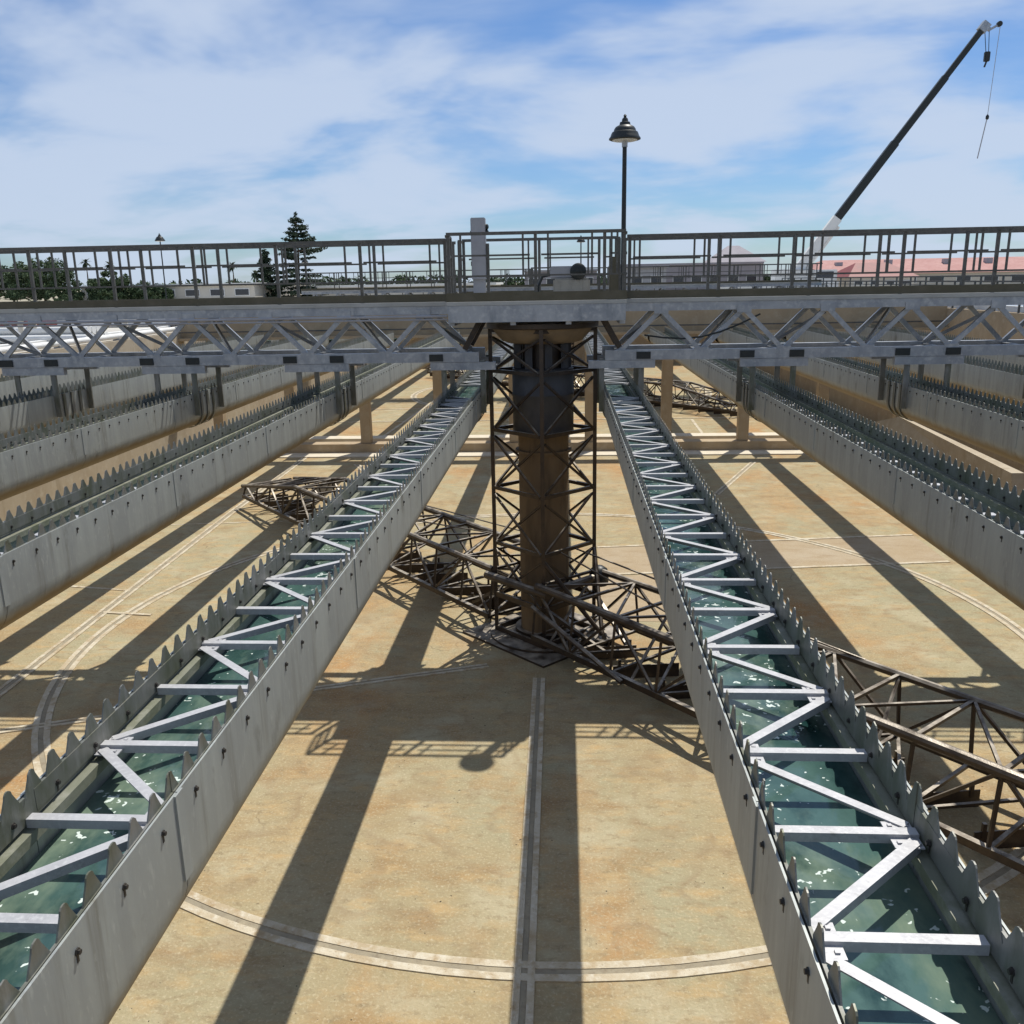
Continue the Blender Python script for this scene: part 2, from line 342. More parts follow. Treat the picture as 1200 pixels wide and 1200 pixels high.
def sheet(name, pts, z, m, parent):
    bm = bmesh.new(); f = bm.faces.new([bm.verts.new((*p, z)) for p in pts])
    if f.normal.z < 0: bmesh.ops.reverse_faces(bm, faces=[f])
    bm.normal_update()
    return put(name, mesh_from(bm, name, m), parent)
sheet('floor_patch', [(.9, 21.3), (9.9, 22.4), (9.9, 24.9), (.9, 23.7)], .003, M['patch'], floor)
sheet('floor_patch', [(.55, 18.2), (2.7, 18.2), (2.9, 21.45), (.55, 21.2)], .0045, M['patch'], floor)
# side walls and end walls of the basins
def wall(name, x0, x1, y0, y1, z1, m, label):
    o = box(name, x0, x1, y0, y1, -.05, z1, m); return tag(o, label, 'wall')
wall('basin_wall', XL-.5, XL, YN-.5, YF+.5, GZ+.08, M['concrete'], 'long concrete side wall of the basin on the left, behind the outer launders')
wall('basin_wall', XR, XR+.5, YN-.5, YF+.5, 5.82, M['tanwall'], 'long concrete side wall of the basin on the right, below the blue tank')
wall('basin_wall', XL, XR, YF, YF+.5, 5.75, M['tanwall'], 'far concrete end wall behind the second bridge')
wall('basin_wall', XL, XR, YN-.5, YN, GZ+.05, M['concrete'], 'near concrete end wall under the camera')
# the ground is one sheet with the basin cut out of it
bm = bmesh.new(); B = 3000
xs = [-B, XL-.45, XR+.45, B]; ys = [-B, YN-.45, YF+.45, B]
vv = [[bm.verts.new((x, y, GZ)) for x in xs] for y in ys]
for j in range(3):
    for i in range(3):
        if i == 1 and j == 1: continue
        bm.faces.new((vv[j][i], vv[j][i+1], vv[j+1][i+1], vv[j+1][i]))
struct(put('ground', mesh_from(bm, 'ground', M['soil'])))
struct(box('pavement', -75, XL-.5, -30, 120, GZ-.05, GZ+.008, M['grade']))
struct(box('pavement', XR+.5, 75, -30, 96, GZ-.05, GZ+.008, M['grade']))
# divider between the basins: curb, columns, beam and baffle wall
dv = thing('divider_wall', (0, YD, 0), 'tan baffle wall carried on a row of square columns across the basin', 'wall')
box('curb', XL, XR, YD-.32, YD+.36, -.02, .42, M['tanwall'], dv)
box('apron', XL, XR, YD-1.25, YD-.325, -.02, .05, M['curb'], dv)
box('curb', XL, XR, YD+2.1, YD+2.9, -.02, .25, M['curb'], dv)
ci = 0
x = 1.1 - 3.27*5
while x < XR-.3:
    box('column', x-.22, x+.22, YD-.2, YD+.24, .42, 4.97, M['tanwall'], dv, .015); x += 3.27
box('beam', XL, XR, YD-.34, YD+.34, 4.97, 5.08, M['patch'], dv)
box('baffle', XL, XR, YD+.02, YD+.26, 5.08, 6.12, M['tanwall'], dv)
box('rail_pipe', XL, XR, YD-.30, YD-.24, 5.30, 5.36, M['rail'], dv)
# ------------------------------------------------------------------ launders
HW, DEP, TH = .32, .68, .009
NOTCH = .160
def launder_profile():
    r = .29; out = [(-HW, 0)]
    for k in range(9):
        a = math.pi + k*math.pi/16; out.append((-HW+r+r*math.cos(a), -DEP+r+r*math.sin(a)))
    out += [(-x, z) for x, z in out[::-1]]
    inn = [(x*(HW-TH)/HW, z*(DEP-TH)/DEP if z < 0 else 0) for x, z in out]
    return out, inn
_chc = {}
def channel_mesh(L):
    k = round(L, 3)
    if k in _chc: return _chc[k]
    o, i = launder_profile(); pts = o + i[::-1]; n = len(pts); no = len(o); bm = bmesh.new()
    a = [bm.verts.new((x, 0, z)) for x, z in pts]; b = [bm.verts.new((x, L, z)) for x, z in pts]
    for k2 in range(n):
        bm.faces.new((a[k2], a[(k2+1) % n], b[(k2+1) % n], b[k2]))
    for s in (a, b):
        for k2 in range(no-1): bm.faces.new((s[k2], s[k2+1], s[n-2-k2], s[n-1-k2]))
    bmesh.ops.recalc_face_normals(bm, faces=bm.faces[:])
    me = mesh_from(bm, 'channel_section', M['launder']); me.polygons.foreach_set('use_smooth', [True]*len(me.polygons)); me.set_sharp_from_angle(angle=math.radians(30))
    _chc[k] = me; return me
_wpc = {}
def weir_mesh(L, seed=0):
    """plate with V notches cut in its top edge; local x thickness, y along, z=0 at the wall's top edge"""
    k = (round(L, 3), seed)
    if k in _wpc: return _wpc[k]
    rnd = random.Random(seed)
    top, bot, nd, t = .090, -.115, .124, .006
    pl = [(0, top)]; y = NOTCH/2
    while y < L-NOTCH*.3:
        h = .053+rnd.uniform(-.004, .004); tp = top+rnd.uniform(-.004, .004); pl += [(y-h-.014, tp-.002), (y-h-.005, tp-.010), (y-h, tp-.026), (y, top-nd), (y+h, tp-.026), (y+h+.005, tp-.010), (y+h+.014, tp-.002), (y+NOTCH/2, tp)]; y += NOTCH
    pl[-1] = (L, top)
    bm = bmesh.new(); rows = []
    for (yy, zz) in pl:
        bend = .004*math.sin(yy*2.1+seed)
        rows.append((bm.verts.new((-t/2+bend, yy, bot)), bm.verts.new((-t/2+bend, yy, zz)), bm.verts.new((t/2+bend, yy, zz)), bm.verts.new((t/2+bend, yy, bot))))
    for a, b in zip(rows, rows[1:]):
        for i in range(4): bm.faces.new((a[i], a[(i+1) % 4], b[(i+1) % 4], b[i]))
    bm.faces.new(rows[0]); bm.faces.new(rows[-1][::-1])
    bmesh.ops.recalc_face_normals(bm, faces=bm.faces[:])
    me = mesh_from(bm, 'weir_plate', M['weir']); _wpc[k] = me; return me
def bolts_mesh(L, outer):
    bm = bmesh.new(); y = NOTCH; k = 0
    while y < L:
        for (r, d) in ((.014, .006), (.009, .014)):
            W = Matrix.Translation((outer*d/2, y, -.055)) @ Matrix.Rotation(math.pi/2, 4, 'Y')
            bmesh.ops.create_cone(bm, cap_ends=True, segments=6, radius1=r, radius2=r, depth=d, matrix=W)
        n0 = min(0, outer*.002); bbox(bm, n0, n0+.002, y-.006, y+.006, -.095, -.06)
        y += NOTCH*2; k += 1
    return mesh_from(bm, 'bolt_row', M['bolt'])
BM_OUT = {s: bolts_mesh(NOTCH*20, s) for s in (-1, 1)}
SEC = NOTCH*20
YL0, YL1 = -3.25, 37.9
BAY = .60
BRD = (.047, .040, .006)
def collar(x, y, w, parent):
    """strap around the outside of a launder"""
    o, _ = launder_profile(); bm = bmesh.new(); g = .012; t = .012
    def off(d): return [(px*(HW+d)/HW, pz*(DEP+d)/DEP if pz < 0 else .0) for px, pz in o]
    A, Bq = off(g), off(g+t); rows = []
    for (ax, az), (bx, bz) in zip(A, Bq):
        rows.append([bm.verts.new((ax, -w/2, az)), bm.verts.new((bx, -w/2, bz)), bm.verts.new((bx, w/2, bz)), bm.verts.new((ax, w/2, az))])
    for a, b in zip(rows, rows[1:]):
        for i in range(4): bm.faces.new((a[i], a[(i+1) % 4], b[(i+1) % 4], b[i]))
    bm.faces.new(rows[0]); bm.faces.new(rows[-1][::-1]); bmesh.ops.recalc_face_normals(bm, faces=bm.faces[:])
    return put('strap', mesh_from(bm, 'strap', M['weir']), parent, Matrix.Translation((x, y, LT)))
_b = bmesh.new(); bbox(_b, -.13, .13, -.05, .05, -.012, .0); bbox(_b, -.13, .13, .038, .05, -.05, -.0125)
STUB = mesh_from(_b, 'bracket', M['brace'])
_b = bmesh.new(); bbox(_b, -.055, .055, -.085, .085, -.006, 0)
for _u, _v in ((-.03, -.055), (.03, -.055), (-.03, .055), (.03, .055)): bbox(_b, _u-.008, _u+.008, _v-.008, _v+.008, 0, .007)
GUSSET = mesh_from(_b, 'gusset', M['brace'])
def launder(x, label, full, y0=YL0, y1=YL1, braces='parts', bridge=CY):
    t = thing('launder', (x, y0, LT-DEP), label, 'launder', 'parallel launders across the basins')
    y = y0; k = 0
    while y < y1-.1:
        L = min(SEC, y1-y)
        sec = put('channel_section', channel_mesh(L-.006), t, Matrix.Translation((x, y, LT)))
        for s in (-1, 1):
            put('weir_plate', weir_mesh(L-.004, (k*2+s+int(x*3)) % 5), t, Matrix.Translation((x+s*(HW-TH-.016), y, LT)))
            if full and L > NOTCH*19 and y < 24:
                stuff(put('bolt_row', BM_OUT[s], t, Matrix.Translation((x+s*HW, y, LT-.03))))
                stuff(put('bolt_row', BM_OUT[-s], t, Matrix.Translation((x+s*(HW-TH-.020), y, LT-.01))))
                box('backing_bar', x+s*(HW-TH-.013)-.004, x+s*(HW-TH-.013)+.004+.004, y+.003, y+L-.003, LT-.10, LT-.001, M['weir'], t)
        if full:
            for s in (-1, 1):
                xa, xb_ = sorted((x+s*(HW-TH-.002), x+s*(HW-TH-.055)))
                box('ledge', xa, xb_, y+.002, y+L-.002, LT-.185, LT-.135, M['ledge'], t)
        if full and k:        # cover strip over the section joint
            for s in (-1, 1):
                xx = x+s*(HW+.004)
                box('joint_cover', xx-.004, xx+.004, y-.035, y+.035, LT-.40, LT-.002, M['launder'], t)
        y += L; k += 1
    # zigzag bracing between the two walls
    zb = LT-.085; xi = HW-TH-.024
    objs = []
    if braces == 'stubs':
        y = y0+.35
        while y < y1-.2:
            if abs(y-bridge) > .9:
                for s in ((1,) if x < CX else (-1,)):
                    xa, xb_ = sorted((x+s*xi, x+s*(xi-.26)))
                    put('bracket', STUB, t, Matrix.Translation(((xa+xb_)/2, y, zb)))
            y += BAY
    elif braces:
        y = y0+.35; j = 0
        while y < y1-.2:
            tgt = t
            if bridge and abs(y-bridge) < .9 and braces == 'parts':
                y += BAY; j += 1; continue
            jit = random.uniform(-.012, .012)
            objs.append(member('cross_brace', (x-xi, y+jit, zb), (x+xi, y+jit, zb), 'angle', BRD, M['brace'], tgt))
            a = (x-xi+.02, y+.05, zb-.009) if j % 2 else (x+xi-.02, y+.05, zb-.009); b = (x+xi-.02, y+BAY-.05, zb-.009) if j % 2 else (x-xi+.02, y+BAY-.05, zb-.009)
            objs.append(member('diagonal_brace', a, b, 'angle', BRD, M['brace'], tgt))
            sx = -1 if j % 2 else 1
            put('gusset', GUSSET, tgt, Matrix.Translation((x+sx*(xi-.055), y+jit, zb-.0165)))
            y += BAY; j += 1
        if braces == 'joined':
            stuff(merge(objs, 'bracing', t))
            for o in objs: bpy.data.objects.remove(o)
    if bridge:
        for yy in (bridge-.62, bridge+.62):
            for s in (-1, 1):
                member('hanger', (x+s*(HW+.050), yy, LT-.42), (x+s*(HW+.050), yy, 5.78), 'rect', (.10, .035), M['weir'], t)
        for dy in (-.30, 0, .30): collar(x, bridge+dy, .09, t)
        for yy in (bridge-.62, bridge+.62):
            box('hanger_beam', x-.62, x+.62, yy-.06, yy+.06, 5.60, 5.745, M['galv'], t)
    wt = box('water', x-HW+TH+.003, x+HW-TH-.003, y0+.05, y1-.05, LT-.345, LT-.30, M['water'])
    bmw = wt.data
    struct(wt)
    return t
SP = 2.80
OFF = [1.49, 1.49+SP, 1.49+2*SP, 1.49+3*SP, 1.49+4*SP]
LB = {
 0: 'grey steel launder with white zigzag braces running just %s of the centre column',
 1: 'grey steel launder with notched weirs, second out to the %s of the centre column',
 2: 'grey steel launder with notched weirs, third out to the %s of the centre column',
 3: 'grey steel launder with notched weirs, fourth out to the %s of the centre column',
 4: 'grey steel launder with notched weirs, outermost on the %s near the side wall'}
for k in range(5):
    for s, w in ((-1, 'left'), (1, 'right')):
        launder(CX+s*OFF[k], LB[k] % w, k < 3, braces='parts' if k < 1 else 'stubs' if k < 2 else None)
        launder(CX+s*OFF[k], 'far launder of the second basin in line with the %s launder %s of the column' % (('first', 'second', 'third', 'fourth', 'fifth')[k], w),
                False, YD+.45, YF, None, CY2)
# ------------------------------------------------------------------ bridge
def rail_line(parent, y, x0, x1, zd, posts, panel, side):
    """one run of railing: top rail object with posts and lower rails as its children"""
    top = member('railing', (x0, y, zd+1.10), (x1, y, zd+1.10), 'rect', (.05, .055), M['rail'], parent)
    member('lower_rail', (x0, y, zd+.38), (x1, y, zd+.38), 'rect', (.035, .03), M['rail'], top)
    for px in posts:
        member('post', (px, y-.02*side, zd), (px, y-.02*side, zd+1.09), 'rect', (.055, .05), M['rail'], top)
    for a, b in zip(posts, posts[1:]):
        lo, hi = a+panel[0], b-panel[1]
        for px in (lo, hi): member('panel_post', (px, y, zd+.38), (px, y, zd+1.09), 'rect', (.035, .03), M['rail'], top)
        member('middle_rail', (lo-.12, y, zd+.73), (hi+.12, y, zd+.73), 'rect', (.03, .032), M['rail'], top)
    return top
def bridge(cx, cy, label):
    t = thing('bridge', (cx, cy, 5.7), label, 'bridge')
    ZD = 6.90; zt, zb = 6.712, 5.84
    X0, X1 = XL-.4, XR+.4
    pl, pr = cx-1.68, cx+1.53     # platform edges
    for s in (-1, 1):
        yy = cy+s*.62
        for a, b in ((X0, pl), (pr, X1)):
            member('top_chord', (a, yy, zt), (b, yy, zt), 'rect', (.12, .15), M['galv'], t)
        for a, b in ((X0, cx-1.18), (cx+1.18, X1)):
            member('bottom_chord', (a, yy, zb), (b, yy, zb), 'rect', (.14, .18), M['galv'], t)
        for sd in (-1, 1):
            xb = 1.45; 
            member('diagonal', (cx+sd*1.12, yy, 6.56), (cx+sd*1.45, yy, 5.98), 'rect', (.07, .10), M['rust'], t)
            while True:
                xt = xb+.75
                if cx+sd*xt > X1-.1 or cx+sd*xt < X0+.1: break
                member('diagonal', (cx+sd*xb, yy-.02*s, 5.90), (cx+sd*xt, yy-.02*s, 6.65), 'rect', (.06, .085), M['galv'], t)
                xn = xb+1.5
                if cx+sd*xn < X1-.1 and cx+sd*xn > X0+.1:
                    member('diagonal', (cx+sd*xt, yy+.03*s, 6.65), (cx+sd*xn, yy+.03*s, 5.90), 'rect', (.06, .085), M['galv'], t)
                xb = xn
    for sd in (-1, 1):
        k = 0; xb = 1.45
        while cx+sd*(xb+1.5) < X1-.2 and cx+sd*(xb+1.5) > X0+.2:
            xx = cx+sd*xb
            member('cross_strut', (xx, cy-.55, 5.84), (xx, cy+.55, 5.84), 'rect', (.08, .10), M['galv'], t)
            member('cross_beam', (cx+sd*(xb+.75), cy-.56, 6.70), (cx+sd*(xb+.75), cy+.56, 6.70), 'rect', (.09, .13), M['galv'], t)
            a, b = (cy-.55, cy+.55) if k % 2 else (cy+.55, cy-.55)
            member('wind_brace', (xx, a, 5.83), (xx+sd*1.5, b, 5.83), 'rect', (.07, .06), M['galv'], t)
            a2, b2 = (-.5, .5) if k % 2 else (.5, -.5)
            member('sway_brace', (xx, cy+a2, 5.93), (cx+sd*(xb+.75), cy+b2, 6.56), 'rect', (.05, .06), M['galv'], t)
            xb += 1.5; k += 1
    for a, b in ((X0, pl), (pr, X1)):
        box('deck', a, b, cy-.70, cy+.70, 6.79, 6.86, M['deck'], t)
        for s in (-1, 1):
            box('toe_plate', a, b, cy+s*.66-.006, cy+s*.66+.006, 6.862, 6.99, M['toe'], t)
    # middle platform
    py0, py1 = cy-1.30, cy+1.30
    box('platform_deck', pl, pr, py0, py1, 6.80, 6.862, M['deck'], t)
    for yy in (py0+.06, py1-.06): box('girder', pl+.02, pr-.02, yy-.05, yy+.05, 6.50, 6.797, M['galv'], t)
    for xx in (pl+.07, cx-.5, cx+.5, pr-.07): box('girder', xx-.05, xx+.05, py0+.12, py1-.12, 6.44, 6.797, M['galv'], t)
    for yy in (py0+.02, py1-.02): box('toe_plate', pl, pr, yy-.006, yy+.006, 6.864, 7.02, M['toe'], t)
    for s in (-1, 1):
        yy = cy+s*.62
        posts = []
        xx = pl-.02
        while xx > X0: posts.append(xx-.06); xx -= 1.58
        rail_line(t, yy+.03*s, X0, pl-.03, 6.86, posts[::-1], (.18, .28), s)
        posts = []; xx = pr+.02
        while xx < X1: posts.append(xx+.06); xx += 1.62
        rail_line(t, yy+.03*s, pr+.03, X1, 6.86, posts, (.18, .28), s)
        ye = cy+s*1.27
        rail_line(t, ye, pl+.03, pr-.03, 6.925, [pl+.06, cx-.08, pr-.40, pr-.06], (.22, .22), s)
        for xx in (pl+.03, pr-.03):
            for zz in (.44, .79, 1.13):
                member('side_rail', (xx, cy+s*.68, 6.862+zz), (xx, ye, 6.862+zz), 'rect', (.045, .045), M['rail'], t)
            member('post', (xx, cy+s*.72, 6.862), (xx, cy+s*.72, 7.99), 'rect', (.06, .06), M['rail'], t)
    return t
br = bridge(CX, CY, 'long galvanised truss bridge with railings crossing in front of the centre column')
for (yy, zz, rr_) in ((CY-.70, 6.60, .028), (CY-.70, 6.54, .018)):
    member('conduit', (XL, yy, zz), (CX-1.75, yy, zz), 'tube', (rr_, 8), M['cab'], br)
for sd in (-1, 1):
    for k in range(7):
        xx = CX+sd*(2.2+1.5*k)
        for dx, zz in ((0, 6.655), (.75, 5.90)):
            box('gusset_plate', xx+sd*dx-.13, xx+sd*dx+.13, CY-.695, CY-.682, zz-.07, zz+.07, M['galv'], br)
pts = [Vector((CX+1.9+.35*k, CY-.66, 6.2-.22*math.sin(math.pi*k/6)+.35*(k/6))) for k in range(7)]
for a, b in zip(pts, pts[1:]): member('cable', a, b, 'tube', (.016, 6), M['black'], br)
# thin black boxes on the bottom chord beside the launder hangers
for k in range(5):
    for s in (-1, 1):
        x = CX+s*OFF[k]
        for dx in (-.50, .40):
            if abs(x+dx-CX) < 1.25: continue
            box('dark_box', x+dx-.13, x+dx+.13, CY-.715, CY-.692, 5.77, 5.90, M['black'], br)
# the second bridge, its members merged into a few parts
b2 = thing('bridge', (CX, CY2, 5.7), 'distant truss bridge with railings over the second basin, seen through the near railing', 'bridge')
groups = {}
for o in tree_of(br)[1:]:
    key = {'railing': 'railing', 'lower_rail': 'railing', 'middle_rail': 'railing', 'post': 'railing', 'panel_post': 'railing', 'side_rail': 'railing',
           'deck': 'deck', 'platform_deck': 'deck', 'toe_plate': 'toe_plate', 'dark_box': None}.get(o.name.split('.')[0], 'truss')
    if key == 'truss' and o.data.materials[0] != M['galv']: continue
    if key: groups.setdefault(key, []).append(o)
for kname, objs in groups.items(): stuff(merge(objs, kname, b2, (0, CY2-CY, 0)))
# ------------------------------------------------------------------ centre column
def column(cx, cy, label):
    t = thing('center_column', (cx, cy, 0), label, 'column', 'centre columns of the two basins')
    T = Matrix.Translation((cx, cy, 0))
    lathe('base_plinth', [(1.75, -.01), (1.75, .045)], M['rust'], t, T @ Matrix.Rotation(math.pi/2, 4, 'Z'), 4)
    lathe('base_flange', [(1.15, .045), (1.15, .09), (.62, .09), (.62, .20), (.50, .20)], M['rust'], t, T, 32)
    lathe('shaft', [(.50, .20), (.50, 4.30)], M['shaft'], t, T, 40)
    lathe('flange', [(.56, 3.92), (.56, 3.97)], M['shaft'], t, T, 40)
    lathe('shroud', [(.50, 4.30), (.60, 4.30), (.605, 4.34), (.60, 4.38), (.60, 5.05), (.607, 5.06), (.607, 5.09), (.60, 5.10), (.60, 5.56), (.56, 5.58)], M['shroud'], t, T, 40)
    for i in range(8):
        a = i*math.pi/4+.25
        box('port_bar', cx+.50*math.cos(a)-.07, cx+.50*math.cos(a)+.07, cy+.50*math.sin(a)-.07, cy+.50*math.sin(a)+.07, 5.58, 6.06, M['shroud'], t)
    lathe('inner_pipe', [(.40, 5.58), (.40, 6.06)], M['rust'], t, T, 24)
    lathe('turntable', [(.66, 6.06), (.78, 6.10), (.93, 6.27), (.97, 6.34)], M['bowl'], t, T, 48)
    lathe('turntable_rim', [(1.06, 6.34), (1.08, 6.36), (1.08, 6.44), (1.0, 6.44)], M['rust'], t, T, 48)
    return t
column(CX, CY, 'thick brown steel centre column with dark grey upper shroud inside the lattice cage')
column(CX, CY2, 'distant centre column under the second bridge, mostly hidden behind the near one')
# ------------------------------------------------------------------ rotating rake: cage and two truss arms
def rake(cx, cy, label):
    t = thing('rake_mechanism', (cx, cy, 0), label, 'rake', 'rake mechanisms of the two basins')
    H = 1.02
    cor = [Vector((cx+H*math.cos(a), cy+H*math.sin(a), 0)) for a in (-math.pi/2, 0, math.pi/2, math.pi)]
    zs = [.14, .90, 2.02, 3.18, 4.36, 5.52, 6.30]
    for c in cor:
        member('leg', c+Vector((0, 0, .10)), c+Vector((0, 0, 6.36)), 'rect', (.075, .075), M['rust'], t)
    for i in range(4):
        a, b = cor[i], cor[(i+1) % 4]
        for k, z in enumerate(zs):
            e = Vector((0, 0, z)); th = .11 if k in (0, 1) else .07
            member('ring_bar', a+e, b+e, 'rect', (.06, th), M['rust'], t)
            
            if k and k < len(zs)-1:
                e2 = Vector((0, 0, zs[k+1]-.14)); d = (b-a).normalized()*.05
                n = Vector((a.y-b.y, b.x-a.x, 0)).normalized()*.022
                member('diagonal_bar', a+e+d+n, b+e2-d+n, 'rect', (.042, .042), M['rust'], t)
                member('diagonal_bar', b+e-d-n, a+e2+d-n, 'rect', (.042, .042), M['rust'], t)
    # lower centre beams crossing in front of the legs, with a rounded end cap
    zc = 1.30
    for i in (3, 0):
        a, b = cor[i], cor[(i+1) % 4]; d = (b-a).normalized(); n = Vector((d.y, -d.x, 0))*.12
        member('centre_beam', a-d*.15+n+Vector((0, 0, zc)), b+d*.25+n+Vector((0, 0, zc)), 'tube', (.085, 10), M['rust'], t)
    W = Matrix.Translation(cor[1]+Vector((.10, -.05, 1.12)))
    lathe('end_cap', [(.19, 0), (.20, .10), (.20, .24), (.17, .33), (.09, .39), (.02, .405)], M['black'], t, W, 24)
    def arm(ang, R1, nb):
        d = Vector((math.cos(ang), math.sin(ang), 0)); s = Vector((-d.y, d.x, 0)); c = Vector((cx, cy, 0))
        hw, zt, zb = .80, 1.42, .40
        P = lambda r, side, z: c+d*r+s*side*hw*(1 if z > 1 else 1.15)+Vector((0, 0, z))
        r0 = .72
        ztop = lambda r: zt if r < R1*.72 else zt-(zt-zb-.35)*(r-R1*.72)/(R1*.28)
        top = member('rake_arm', P(r0, -1, zt), P(R1*.72, -1, zt), 'tube', (.075, 10), M['rust'], t)
        member('chord', P(R1*.72, -1, zt), P(R1, -1, ztop(R1)), 'tube', (.06,), M['rust'], top)
        member('chord', P(r0, 1, zt), P(R1*.72, 1, zt), 'tube', (.06,), M['rust'], top)
        member('chord', P(R1*.72, 1, zt), P(R1, 1, ztop(R1)), 'tube', (.06,), M['rust'], top)
        for sd in (-1, 1): member('chord', P(r0, sd, zb), P(R1, sd, zb), 'rect', (.09, .11), M['rust'], top)
        step = (R1-r0)/nb
        for i in range(nb+1):
            r = r0+i*step; z = ztop(r)
            for sd in (-1, 1):
                member('vertical', P(r, sd, zb), P(r, sd, 1.01)*0+c+d*r+s*sd*hw+Vector((0, 0, z)), 'rect', (.045, .045), M['rust'], top)
            member('cross_bar', c+d*r-s*hw+Vector((0, 0, z)), c+d*r+s*hw+Vector((0, 0, z)), 'rect', (.055, .05), M['rust'], top)
            member('cross_bar', P(r, -1, zb), P(r, 1, zb), 'rect', (.055, .05), M['rust'], top)
            if i < nb:
                r2 = r+step; z2 = ztop(r2)
                for sd in (-1, 1):
                    lo, hi = (r, r2) if (i+(sd > 0)) % 2 else (r2, r)
                    zh = z2 if hi == r2 else z
                    member('diagonal_bar', P(lo, sd, zb), c+d*hi+s*sd*hw+Vector((0, 0, zh)), 'rect', (.05, .045), M['rust'], top)
                member('diagonal_bar', P(r, (-1)**i, zb-.0), P(r2, -(-1)**i, zb), 'rect', (.05, .04), M['rust'], top)
                member('diagonal_bar', c+d*r-s*hw*(-1)**i+Vector((0, 0, z)), c+d*r2+s*hw*(-1)**i+Vector((0, 0, z2)), 'rect', (.045, .04), M['rust'], top)
            if i % 2 == 0 and i < nb:
                member('knee_brace', c+d*r-s*hw+Vector((0, 0, z)), c+d*(r+.5)+s*hw*1.15+Vector((0, 0, zb)), 'tube', (.03, 6), M['rust'], top)
                member('knee_brace', c+d*r+s*hw+Vector((0, 0, z)), c+d*(r+.5)-s*hw*1.15+Vector((0, 0, zb)), 'tube', (.03, 6), M['rust'], top)
            # scraper blade on posts under the bottom chords
            if i:
                m0 = c+d*r; e = (d*.55+s*.83).normalized()*.62
                member('scraper_blade', m0-e+Vector((0, 0, .17)), m0+e+Vector((0, 0, .17)), 'rect', (.02, .26), M['rust'], top)
                member('blade_post', m0-e*.8+Vector((0, 0, .20)), m0-e*.8+Vector((0, 0, zb+.02)), 'rect', (.05, .05), M['rust'], top)
                member('blade_post', m0+e*.8+Vector((0, 0, .20)), m0+e*.8+Vector((0, 0, zb+.02)), 'rect', (.05, .05), M['rust'], top)
        # tie rods from the cage
        for sd in (-1, 1):
            member('tie_rod', c+d*.75+s*sd*.2+Vector((0, 0, 2.0)), P(R1*.45, sd, zt+.05), 'tube', (.018, 6), M['rust'], top)
        member('brace_pipe', P(r0, -1.15, 1.02), P(r0+2.6, -1.12, zb), 'tube', (.05,), M['rust'], top)
    for i, c in enumerate(cor):        # knee braces and low plates round the foot of the cage
        for q in (-1, 1):
            o_ = cor[(i+q) % 4]; mid = (c+o_)/2; out = (mid-Vector((cx, cy, 0))).normalized()
            if abs(out.dot(Vector((.7071, -.7071, 0)))) < .5: continue
            member('knee_brace', c+Vector((0, 0, 1.9)), mid+out*.9+Vector((0, 0, .45)), 'tube', (.045, 8), M['rust'], t)
            member('knee_brace', c+Vector((0, 0, .95)), c.lerp(o_, .3)+out*1.3+Vector((0, 0, .25)), 'rect', (.07, .07), M['rust'], t)
            member('foot_plate', c.lerp(o_, .15)+out*.45+Vector((0, 0, .22)), c.lerp(o_, .55)+out*1.15+Vector((0, 0, .22)), 'rect', (.03, .32), M['rust'], t)
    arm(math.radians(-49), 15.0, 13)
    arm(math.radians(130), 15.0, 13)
    return t
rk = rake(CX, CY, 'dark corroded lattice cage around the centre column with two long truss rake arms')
r2 = thing('rake_mechanism', (CX, CY2, 0), 'distant lattice cage and rake arms standing in the second basin beyond the columns', 'rake', 'rake mechanisms of the two basins')
gr = {'cage': [], 'rake_arm': []}
for o in rk.children:
    if o.name.startswith('rake_arm'): gr['rake_arm'] += [q for q in tree_of(o) if q.data.materials[0] == M['rust']]
    elif o.data.materials[0] == M['rust']: gr['cage'].append(o)
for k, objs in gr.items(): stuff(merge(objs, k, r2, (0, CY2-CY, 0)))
# ------------------------------------------------------------------ things on the platform
def cabinet():
    x0, y0 = -1.73, CY-.2
    t = thing('control_panel', (x0+.14, y0, 6.862), 'tall narrow grey control panel standing on the middle platform', 'control panel')
    box('enclosure', x0, x0+.27, y0-.11, y0+.11, 7.25, 8.36, M['cab'], t, .012)
    box('stand', x0+.02, x0+.25, y0-.06, y0+.06, 6.862, 7.25, M['cab'], t)
    box('conduit', x0+.275, x0+.33, y0-.05, y0+.03, 6.862, 7.9, M['rail'], t)
    for z in (7.80, 8.10, 8.20):
        lathe('pilot_light', [(.05, 0), (.05, .04), (.02, .06)], M['black'], t, Matrix.Translation((x0+.27, y0, z)) @ Matrix.Rotation(math.pi/2, 4, 'Y'), 12)
    for z in (7.5, 8.05): box('hinge', x0-.012, x0, y0-.10, y0-.06, z, z+.08, M['rail'], t)
cabinet()
